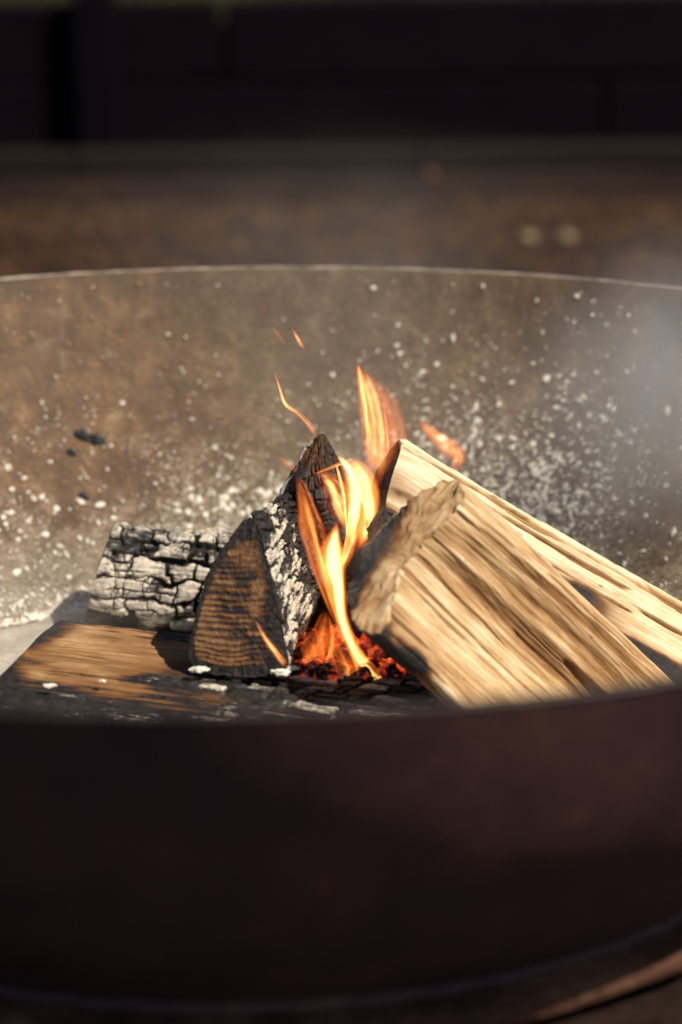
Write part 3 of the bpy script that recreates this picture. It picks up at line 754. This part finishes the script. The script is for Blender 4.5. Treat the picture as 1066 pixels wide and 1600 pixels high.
def capB(x, y, e, end):
    p = _cB + np.asarray(x)[..., None] * B_e1 + np.asarray(y)[..., None] * B_e2
    hz = p[..., 2] - _cB[2]; hx = p[..., 0] - _cB[0]
    # growth rings: flattish arcs sagging in the middle, burnt into ridges
    rr_ = np.hypot(hx + 0.012, hz - 0.24) + 0.0015 * (fbm(hx * 60, hz * 60, 0, 151, 3) - .5)
    rr_ = rr_ + 0.004 * (fbm(hx * 18, hz * 18, 0, 155, 2) - .5); ph = rr_ / 0.0034 + 0.9 * (fbm(hx * 40, hz * 40, 0, 156, 3) - .5)
    w = 0.5 + 0.5 * np.sin(2 * np.pi * (ph + .25 * np.sin(ph * .9)))
    brk = fbm(hx * 90, hz * 260, 0, 152, 3)
    fine = fbm(hx * 400, hz * 400, 0, 153, 3)
    n = fbm(hx * 26, hz * 26, 0, 154, 4)
    border = sst(0.05, 0.17, 1 - e)               # 0 at the burnt edge
    mid = sst(0.012, -0.004, hx + hz * 0.10 - 0.010 + (n - .5) * .02)
    w = sst(.12, .75, w); w = 1 - (1 - w) * sst(.32, .62, fbm(hx * 60, hz * 90, 0, 157, 3))
    brown = np.clip((0.55 + 0.45 * w) * (0.95 + 1.9 * (brk - .45)) * border * (0.15 + 0.85 * mid) * (1.0 + (n - .5) * 1.4) * sst(.058, .03, hz), 0, 1)
    d = (w - .5) * 0.00035 * border + (fine - .5) * 0.0012 + (n - .5) * 0.004 - 0.004 * (1 - border) * 0
    ash = 0.55 * sst(-.046, -.052, hz + (n - .5) * .01)
    return d, stack3(np.clip(1.0 - brown * 0.57, 0, 1), ash * 0, np.clip(.35 + brown * .4, 0, 1))
def bendB(t): return np.array([0.004 * t, 0, 0.006 * t])
logB, infoB = make_log('charred_wedge', polyB, aB, 0.105, 130, 420, sideB, capB, far=0.72, rnd=2, keep=0.2, cut=nB, bend=bendB, clamp=False, ncap=90,
                       plates=lambda c: c[0] > _cB[0] + 0.004 and c[2] > DTOP + 0.012)
tag(logB, 'charred wedge of wood standing end-on, brown ringed end and ashy right side', 'log', 'logs in the fire bowl')

def _per0(poly, axis, rnd, keep, ix=(0,)):
    P = np.asarray(poly); c0 = P.mean(0); e1 = unit(np.cross(axis, [0.12, 0.3, 0.95])); e2 = np.cross(axis, e1)
    q = np.stack([(P - c0) @ e1, (P - c0) @ e2], -1); tgt = q[list(ix)].mean(0)
    if (q[:, 0] * np.roll(q[:, 1], -1) - np.roll(q[:, 0], -1) * q[:, 1]).sum() < 0: q = q[::-1]
    q = chaikin(q, rnd, keep); qq = np.concatenate([q, q[:1]])
    d = np.concatenate([[0], np.cumsum(np.linalg.norm(np.diff(qq, axis=0), axis=1))])
    return d[np.argmin(np.linalg.norm(q - tgt, axis=1))], d[-1]
# --- charred upright with a pointed top behind the flames
top = at_y(499, 681, 0.115); bot = at_y(538, 960, 0.115)
aC = unit(bot - top)
polyC = [top + np.array(o) for o in [(-.024, .004, 0), (-.012, -.013, 0), (.004, -.016, 0), (.022, -.004, 0), (.020, .016, 0), (-.006, .022, 0)]]
def sideC(u, v, t, per, h):
    e, f1, cid = plate_field(u, v, per, 0.0075, 20, 161, 0.7)
    e = e * .006
    crack = sst(0.0011, 0.0001, e) * sst(.30, .5, fbm(u * 70, v * 70, 0, 165, 3))
    n = fbm(u * 35, v * 35, 0, 162, 4)
    d = -0.0022 * crack + (n - .5) * 0.010 + (fbm(u * 160, v * 160, 0, 166, 4) - .5) * 0.0034 + (fbm(u * 400, v * 400, 0, 163, 3) - .5) * 0.0010
    idr = _h(cid, cid * 0, cid * 0, 6)
    side = np.exp(-((np.mod(v / per - ASHC + .5, 1) - .5) / 0.06) ** 2)
    ash = (side * 1.15 * (.35 + idr) + .25 * (idr > .93)) * (1 - crack) * sst(0.075, 0.04, u + (n - .5) * .05) * sst(.3, .5, fbm(u * 90, v * 90, 0, 167, 3))
    ch = np.clip(0.80 + (n - .5) * .8 - .2 * sst(.05, .0, u) + .25 * sst(.04, .09, u), 0, 1)
    return d, stack3(np.maximum(ch, crack), np.clip(ash, 0, 1), 0.25), np.where(e > .0007, cid, -1)
ASHC = (lambda a: a[0] / a[1])(_per0(polyC, aC, 1, 0.12, (0, 1)))
def capC(x, y, e, end):
    n = fbm(x * 80, y * 80, 0, 164, 4)
    return (n - .5) * 0.003, stack3(np.clip(.7 + (n - .5), 0, 1), 0.2 * (n > .55), 0.3)
logC, infoC = make_log('charred_log', polyC, aC, 0.15, 190, 260, sideC, capC, rnd=1, keep=0.12, scale=lambda t: 0.14 + 0.86 * min(1, (t / 0.24)) ** 0.85 + 0.15 * t,
                       bend=lambda t: np.array([-0.006 * math.sin(math.pi * min(1, t * 2.2)), 0, 0]))
tag(logC, 'dark charred upright piece with a pointed top behind the flames', 'log', 'logs in the fire bowl')

# --- round charred log with white ash plates, left
aA = unit((0.96, -0.10, -0.075))
cA = at_y(138, 895, 0.245)
A_e1 = unit(np.cross(aA, [0, 0, 1.0])); A_e2 = np.cross(A_e1, aA)
rA = 0.0355
polyA = [cA + rA * (math.cos(k) * A_e1 * 1.05 + math.sin(k) * A_e2 * (1.0 + .05 * math.sin(2 * k))) for k in np.linspace(0, 2 * math.pi, 14, endpoint=False)]
def sideA(u, v, t, per, h):
    e, dv, cid = brick_field(u, v, per, 0.0225, 16, 171, 0.36, 70)
    e2, _, c2 = brick_field(u, v, per, 0.013, 34, 177, 0.35, 90)
    vary = fbm(u * 55, v * 55, 0, 178, 3)
    crack = sst(0.0016, 0.0003, e + (vary - .50) * .0045); cr2 = sst(0.0009, 0.0001, e2) * sst(.45, .6, fbm(u * 60, v * 60, 0, 179, 2))
    idr = _h(cid, cid * 0, cid * 0, 5)
    n = fbm(u * 40, v * 40, 0, 172, 4); fine = fbm(u * 70, v * 700, 0, 173, 3)
    d = -0.0050 * crack - 0.0013 * cr2 + (idr - .5) * 0.0030 + (n - .5) * 0.007 + (fine - .5) * 0.0010 + 0.0022 * (1 - np.exp(-e / .0035)) + (fbm(u * 140, v * 140, 0, 175, 3) - .5) * .0014
    ash = (0.66 + 0.34 * (idr - .4) + 0.9 * (n - .46)) * (1 - crack) * (1 - .8 * cr2)
    ash = ash * (0.30 + 0.70 * sst(0.06, 0.30, h + (n - .5) * .2))
    ash = np.maximum(ash - 0.22 * sst(.80, .92, h), 0)
    return d, stack3(1.0, np.clip(ash, 0, 1), 0.3), np.where(e + (vary - .50) * .0045 > 0.0007, cid, -1)
def capA(x, y, e, end):
    n = fbm(x * 60, y * 60, 0, 174, 4)
    return (n - .5) * 0.006, stack3(1.0, 0.25 * (n > .6), 0.3)
logA, infoA = make_log('charred_log', polyA, aA, 0.15, 200, 330, sideA, capA, rnd=1, keep=0.22, clamp=True,
                       shear=lambda x, y, h: 0.017 * h, plates=lambda c: c[1] < cA[1] + 0.012 and c[2] > 0.035)
tag(logA, 'round charred log cracked into white ashy plates, lying at the left', 'log', 'logs in the fire bowl')

# --- flat charred log lying across the front
aD = unit((0.955, -0.27, -0.055))
D1 = at_z(88, 962, DTOP + 0.002); D2 = at_z(4, 1056, DTOP + 0.001)
wv_ = unit(D2 - D1)
dn = np.array([0, 0, -1.0])
polyD = [D1, D1 + wv_ * 0.045 + (0, 0, .003), D1 + wv_ * 0.10, D1 + wv_ * 0.145, D1 + wv_ * 0.15 + dn * .03, D1 + wv_ * .13 + dn * .052, D1 + wv_ * .02 + dn * .054, D1 + wv_ * (-.006) + dn * .025]
D_n = unit(np.cross(aD, wv_)); 
def sideD(u, v, t, per, h):
    w = v + 0.004 * (fbm(u * 8, v * 20, 0, 181, 2) - .5)
    big = fbm(u * 5, w * 60, 0, 182, 3); fine = fbm(u * 30, w * 600, 0, 183, 3)
    e, dv, cid = brick_field(u + v * .5, v, per, 0.017, 44, 184, 0.3); e = e / 0.007
    n = fbm(u * 22, v * 30, 0, 185, 4)
    zone = sst(0.105, 0.155, u + (n - .5) * .05)          # burnt through to the right
    crack = sst(0.22, 0.03, e) * (0.12 + .88 * zone)
    d = (big - .5) * 0.005 + (fine - .5) * 0.0014 - crack * 0.0032
    top_ = sst(.80, .95, h)
    vb = np.minimum(np.abs(v - DV0), per - np.abs(v - DV0))
    cen = sst(0.085, 0.005, np.abs(vb - 0.055) + .035 * sst(.03, .0, vb) + (n - .5) * .07 + (fine - .5) * .05) * top_
    cen = np.clip(cen * 1.5, 0, 1)
    ch = 1.0 - cen * sst(0.175, 0.04, u + (n - .5) * .09 + (big - .5) * .06) * sst(-0.01, 0.02, u + (n - .5) * .03) * .92
    idr = _h(cid, cid * 0, cid * 0, 8)
    ash = zone * (0.02 + .70 * idr + (n - .5) * .7) * (1 - crack) * sst(.030, .060, vb) + (1 - zone) * ch * (0.25 * sst(.50, .75, n) + 0.12 * sst(.03, .11, vb) + 0.20 * sst(.4, .8, fbm(u * 10, w * 220, 0, 187, 3)) * sst(.35, .6, fbm(u * 14, v * 14, 0, 188, 3)))
    return d, stack3(np.clip(ch + (fine - .5) * .5 * ch, 0, 1), np.clip(ash, 0, 1), np.clip(.45 + (big - .5) * .6 + (fine - .5) * .7, 0, 1)), np.where((e > .1) & (zone > .5), cid, -1)
DV0 = 0.0
def capD(x, y, e, end):
    n = fbm(x * 60, y * 60, 0, 186, 4)
    return (n - .5) * 0.005, stack3(0.9, 0.35 * (n > .55), .3)
# perimeter starts at D1 when the polygon keeps its order; find the offset so that DV0 marks the back top edge
DV0, _ = _per0(polyD, aD, 2, 0.16)
logD, infoD = make_log('charred_log', polyD, aD, 0.30, 230, 400, sideD, capD, rnd=2, keep=0.16,
                       plates=lambda c: c[2] > DTOP - 0.030 and c[0] > 0.0 and c[1] > -0.13)
tag(logD, 'flat log lying across the front, scorched brown at left and black at right', 'log', 'logs in the fire bowl')

# ------------------------------------------------------------------ coals and ash scraps between the logs
r_ = random.Random(5)
EMB = []
for k in range(18):
    x = r_.uniform(462, 610); y = r_.uniform(985, 1062); EMB.append((x, y))
for k, (x, y) in enumerate(EMB):
    Y = 0.030 + (1062 - y) / 80 * 0.06
    p = at_y(x, y + 4, Y)
    o = link('ember', lump('ember', r_.uniform(0.008, 0.015), 200 + k, 3, 0.5, (1, 1, .85)), M_EMBER, None, tuple(p))
    o.rotation_euler = (r_.uniform(0, 3), r_.uniform(0, 3), r_.uniform(0, 3))
    tag(o, 'glowing red coal in the bed between the charred wedge and the split log', 'coal', 'glowing coals')
for k in range(20):
    x = r_.uniform(430, 720); y = r_.uniform(1010, 1090)
    p = at_y(x, y, 0.10); p[1] = 0.10 + r_.uniform(-.05, .03); p[2] = FLOOR + 0.026 * math.exp(-((p[0] - .055) ** 2 + (p[1] - .095) ** 2) / .004) + r_.uniform(0.0, .012)
    o = link('dead_coal', lump('dead_coal', r_.uniform(0.010, 0.017), 300 + k, 3, 0.5), M_CHARBIT, None, tuple(p))
    o.rotation_euler = (r_.uniform(0, 3), r_.uniform(0, 3), r_.uniform(0, 3))
    tag(o, 'black burnt-out coal in the heap under the leaning logs', 'coal', 'dead coals')
SCR = [(312, 1046, 14, 'white ash scrap at the lower left corner of the charred wedge'), (437, 1050, 15, 'white ash scrap at the lower right corner of the charred wedge'),
       (455, 1044, 10, 'small ash scrap next to the glowing coals'), (78, 1071, 9, 'white ash crumb on the scorched front log'), (160, 1064, 5, 'tiny ash crumb on the scorched front log')]
for k, (x, y, px, lb) in enumerate(SCR):
    p = at_z(x, y, DTOP + 0.004)
    tag(link('ash_scrap', lump('ash_scrap', px / 3800, 400 + k, 4, 0.75, (1.4, .9, .45)), M_FLAKE, None, tuple(p)), lb, 'ash scrap', 'ash scraps on the front log')

# ------------------------------------------------------------------ flames
def flame(label, pts, Y, k=1.0, lean=0.0, seed=0, nu=70, nv=40, hot=1.0, edge=0.0, thick=0.32, fade=(0.12, 0.12), fl=1.0, er=0.45):
    """closed lens-shaped tongue of fire: pts = (pixel x, pixel y, width in pixels, heat) from root to tip"""
    pts = np.array(pts, float); n = len(pts)
    tt_ = np.linspace(0, n - 1, nu)
    def cub(c):
        i = np.clip(np.floor(tt_).astype(int), 0, n - 2); f = tt_ - i
        p0 = c[np.maximum(i - 1, 0)]; p1 = c[i]; p2 = c[i + 1]; p3 = c[np.minimum(i + 2, n - 1)]
        return 0.5 * (2 * p1 + (p2 - p0) * f + (2 * p0 - 5 * p1 + 4 * p2 - p3) * f ** 2 + (3 * p1 - p0 - 3 * p2 + p3) * f ** 3)
    X, Yp, Wd, Ht = cub(pts[:, 0]), cub(pts[:, 1]), np.maximum(cub(pts[:, 2]), 1.0), np.maximum(cub(pts[:, 3]), 0)
    t = tt_ / (n - 1)
    c = np.array([at_y(X[i], Yp[i], Y + lean * t[i] + 0.006 * math.sin(5 * t[i] + seed)) for i in range(nu)])
    tan = np.gradient(c, axis=0); tan /= np.linalg.norm(tan, axis=1, keepdims=True)
    tw = 0.35 * np.sin(3 * t + seed)
    dep = np.stack([np.sin(tw), np.cos(tw), 0 * t], -1)
    sd_ = np.cross(tan, dep); sd_ /= np.linalg.norm(sd_, axis=1, keepdims=True); dp = np.cross(sd_, tan)
    a = np.linspace(0, 2 * np.pi, nv, endpoint=False)
    w = Wd / 2 / 2450
    cs, sn = np.cos(a), np.sin(a)
    A, T = np.meshgrid(a, t)
    wob = 1 + 0.55 * (fbm(T * 6, np.cos(A) * 1.2 + 3, np.sin(A) * .6, seed, 3) - .5)
    V = c[:, None] + (w[:, None] * cs[None] * wob)[..., None] * sd_[:, None] + (w[:, None] * thick * sn[None] * wob)[..., None] * dp[:, None]
    xx = cs[None] + 0 * T
    xs_ = xx + 0.25 * (fbm(T * 3.5, xx * 1.2 + 4, 0, seed + 40, 3) - .5) * (1 - xx ** 2)
    prof_ = np.clip(1 - xs_ ** 2, 0, 1) ** 1.7
    soft = sst(1.0, 0.80, np.abs(xx))
    if edge:
        prof_ = prof_ * (1 - edge) + soft * edge * (1.35 * np.exp(-((xs_ + 0.70) / 0.15) ** 2) + .75 * np.exp(-((xs_ - 0.72) / 0.13) ** 2) + .5 * np.exp(-((xs_ - 0.15 - .25 * np.sin(4 * T + seed)) / 0.10) ** 2))
    fil = fbm(T * 1.6 + xx * .5, xs_ * 5.5 + 1.5 * T, 0, seed + 70, 3)
    stk = 1.0 + fl * (0.30 + 1.4 * sst(.22, .78, fil) - 1.0)
    ends = sst(0, fade[0], T) * sst(1, 1 - fade[1], T)
    gap = fbm(T * (2.2 + nu / 60) - xx * .4, xs_ * 2.6 + 1.1 * T + seed, 0, seed + 90, 4)
    gap = sst(0.28, 0.62, gap + 0.18 * (1 - np.abs(xx)) - 0.10 * T)
    heat = Ht[:, None] * prof_ * stk * ends * (1 - er + er * gap)
    V = np.concatenate([V.reshape(-1, 3), [c[0], c[-1]]])
    F = [tuple(f) for f in grid_faces(nu, nv)]
    for j in range(nv):
        F.append((len(V) - 2, j, (j + 1) % nv)); F.append((len(V) - 1, (nu - 1) * nv + (j + 1) % nv, (nu - 1) * nv + j))
    hm = np.concatenate([np.clip(heat.reshape(-1), 0, 1.6), [0, 0]])
    mask = np.stack([np.clip(hm, 0, 1), np.full(len(hm), k * hot), 0 * hm], -1)
    org = c[0]
    o = link('flame', mesh_np('flame', V - org, F, mask), M_FLAME, None, tuple(org))
    tag(o, label, 'flame', 'flames of the fire')
    return o
flame('main bright yellow tongue of flame curling up from the coals', [(606, 1070, 6, .5), (578, 1050, 26, .85), (552, 1012, 24, .9), (534, 965, 24, .95), (527, 915, 32, 1.1), (519, 875, 50, 1.15), (521, 845, 28, 1.0), (528, 812, 4, .6)], 0.012, 1.35, 0.055, 1, fade=(.04, .12), fl=.6, er=.2)
flame('orange translucent sheet of flame along the ashy side of the wedge', [(534, 985, 14, .45), (521, 935, 34, .7), (508, 893, 46, .75), (496, 852, 50, .7), (485, 810, 44, .65), (473, 765, 22, .55), (462, 738, 4, .3)], 0.06, 0.85, 0.02, 2, edge=.35, fade=(.06, .15))
flame('right lobe of the broad yellow flame before the pointed piece', [(556, 866, 10, .3), (568, 830, 36, .85), (577, 792, 42, 1.05), (575, 758, 42, 1.1), (560, 732, 30, .95), (544, 718, 6, .5)], 0.072, 1.25, 0.01, 3, fade=(.2, .12), fl=.5, er=.3)
flame('left lobe of the broad yellow flame before the pointed piece', [(546, 850, 8, .4), (552, 815, 26, .85), (556, 778, 34, 1.05), (550, 746, 36, 1.05), (536, 722, 14, .8), (526, 712, 3, .4)], 0.078, 1.2, 0.01, 23, fade=(.15, .12), fl=.6, er=.4)
flame('thin bright thread left of the broad yellow flame', [(546, 848, 6, .5), (541, 812, 9, .8), (538, 776, 9, .8), (530, 742, 7, .7), (524, 722, 3, .4)], 0.07, 1.0, 0.01, 21, fade=(.15, .15))
flame('yellow fork between the broad flame and the main tongue', [(532, 895, 12, .5), (544, 858, 26, .9), (552, 820, 30, .95), (549, 782, 20, .8), (543, 752, 6, .5)], 0.068, 1.1, 0.01, 22, fade=(.15, .2))
flame('dim orange flame wrapping the pointed charred piece', [(544, 838, 12, .4), (534, 800, 40, .6), (524, 770, 46, .68), (510, 750, 34, .6), (494, 740, 8, .35)], 0.088, 0.75, 0.01, 4, fade=(.25, .15), er=.7)
flame('middle streamer of the tall pale flame above the logs', [(592, 768, 26, .4), (598, 724, 44, .55), (600, 684, 50, .58), (593, 642, 46, .62), (581, 605, 32, .65), (566, 574, 5, .35)], 0.10, 0.60, 0.03, 5, fade=(.25, .15), fl=.8, er=.35)
flame('right streamer of the tall pale flame above the logs', [(604, 764, 22, .35), (616, 722, 42, .48), (622, 688, 48, .50), (614, 648, 42, .48), (601, 612, 28, .45), (588, 584, 5, .25)], 0.105, 0.50, 0.03, 25, fade=(.25, .25), fl=.8, er=.45)
flame('left streamer of the tall pale flame above the logs', [(580, 752, 20, .35), (581, 708, 34, .55), (578, 662, 36, .65), (570, 615, 28, .75), (557, 566, 4, .4)], 0.098, 0.72, 0.03, 26, fade=(.25, .10), fl=.7, er=.3)
flame('bright streak inside the tall pale flame', [(574, 720, 8, .3), (577, 682, 13, .5), (574, 645, 14, .7), (568, 610, 16, .85), (563, 582, 12, .8), (560, 568, 3, .4)], 0.095, 0.7, 0.03, 6, fade=(.25, .08))
flame('second thin streak inside the tall pale flame', [(606, 715, 5, .3), (606, 690, 8, .6), (602, 655, 7, .5), (598, 620, 5, .3)], 0.093, 0.5, 0.02, 16, fade=(.25, .3))
flame('curled pale orange wisp right of the tall flame', [(704, 742, 22, .35), (716, 716, 32, .6), (700, 698, 38, .65), (676, 678, 28, .6), (652, 655, 6, .35)], 0.14, 0.85, 0.0, 7, fade=(.25, .15), fl=.35, er=.15)
flame('thin wavy wisp of flame rising from the pointed charred piece', [(494, 682, 9, .5), (484, 664, 11, .55), (466, 646, 9, .5), (447, 632, 9, .7), (439, 612, 7, .6), (432, 590, 4, .4), (427, 570, 2, .2)], 0.11, 0.75, 0.02, 8, fade=(.1, .25))
flame('small detached lick of flame high above the left side', [(476, 546, 5, .3), (469, 534, 10, .6), (461, 521, 8, .5), (455, 512, 2, .2)], 0.13, 0.55, 0.0, 9, fade=(.2, .2))
flame('faint detached lick of flame beside the small high one', [(446, 540, 5, .2), (436, 524, 9, .32), (424, 508, 4, .2)], 0.13, 0.4, 0.0, 10, fade=(.2, .2))
flame('short orange lick at the left of the pointed piece', [(466, 738, 6, .3), (452, 727, 13, .55), (440, 718, 10, .5), (434, 714, 2, .2)], 0.09, 0.6, 0.0, 11, fade=(.2, .2))
flame('small orange lick before the ringed end of the wedge', [(447, 1040, 14, .45), (430, 1018, 15, .7), (412, 994, 9, .65), (399, 968, 2, .3)], -0.01, 0.75, 0.0, 12, fade=(.12, .1))
flame('thin orange line of flame across the pointed charred piece', [(488, 742, 4, .4), (512, 733, 7, .6), (538, 722, 8, .7), (556, 716, 3, .4)], 0.07, 0.7, 0.0, 13, fade=(.2, .2))
flame('low orange flame over the coals beside the wedge', [(478, 1056, 20, .45), (494, 1030, 52, .68), (502, 1002, 54, .6), (506, 974, 30, .45), (510, 950, 5, .2)], 0.03, 1.0, 0.0, 14, edge=.5, fade=(.15, .2))
flame('low orange flame in the middle of the coals', [(548, 1068, 16, .5), (544, 1046, 40, .7), (532, 1018, 46, .65), (522, 992, 30, .55), (514, 968, 4, .3)], 0.03, 1.0, 0.0, 15, edge=.3, fade=(.1, .2))
flame('small orange flame at the right end of the coals', [(596, 1070, 10, .5), (580, 1058, 18, .75), (574, 1040, 14, .7), (574, 1022, 4, .4)], 0.025, 0.8, 0.0, 17, fade=(.1, .2))

# ------------------------------------------------------------------ smoke
def mat_smoke(name, dens, sc, lo, hi, tint):
    t = NT(name)
    co = t.obj()
    ln = t.n('VectorMath', {0: co}, operation='LENGTH').outputs['Value']
    fall = t.map(ln, 0.25, 1.0, 1.0, 0.0)
    fall = t.math('MULTIPLY', fall, fall)
    nz = t.noise(t.scale(co, (1.0, 1.0, 0.6)), sc, 3, 0.6, 1.2)
    d = t.math('MULTIPLY', t.math('MULTIPLY', fall, t.map(nz, lo, hi)), dens)
    v = t.n('VolumePrincipled', {'Color': tint, 'Density': d, 'Anisotropy': 0.25})
    t.t.links.new(v.outputs[0], t.out.inputs['Volume'])
    return t.m
def puff(label, x, y, Y, rx, ry, rz, dens, sc=2.2, lo=.35, hi=.7, tilt=0, tint=(0.95, 0.925, 0.88)):
    import bmesh
    bm = bmesh.new(); bmesh.ops.create_icosphere(bm, subdivisions=3, radius=1.0)
    me = bpy.data.meshes.new('smoke'); bm.to_mesh(me); bm.free()
    o = link('smoke', me, mat_smoke('smoke', dens, sc, lo, hi, tint), None, tuple(at_y(x, y, Y)))
    o.scale = (rx, ry, rz); o.rotation_euler = (0, tilt, 0)
    tag(o, label, 'smoke', kind='stuff')
puff('drift of pale smoke at the right edge of the bowl', 1080, 620, 0.24, 0.13, 0.12, 0.15, 15.0, 1.8, .25, .75, tint=(.91, .94, .98))
puff('thin smoke spreading over the right of the bowl wall', 960, 660, 0.26, 0.17, 0.12, 0.14, 5.0, 2.0, .25, .75, tint=(.92, .94, .97))
puff('thin smoke rising above the flames', 560, 590, 0.16, 0.15, 0.12, 0.15, 2.4, 2.2, .3, .75)
puff('thin smoke hanging over the far rim', 520, 380, 0.50, 0.30, 0.16, 0.12, 1.5, 2.0, .3, .75)
puff('low smoke drifting over the left of the bowl', 30, 960, 0.12, 0.12, 0.10, 0.07, 6.5, 2.0, .3, .75)
puff('thread of smoke between the flames and the split logs', 585, 900, 0.0, 0.022, 0.022, 0.055, 26.0, 3.0)
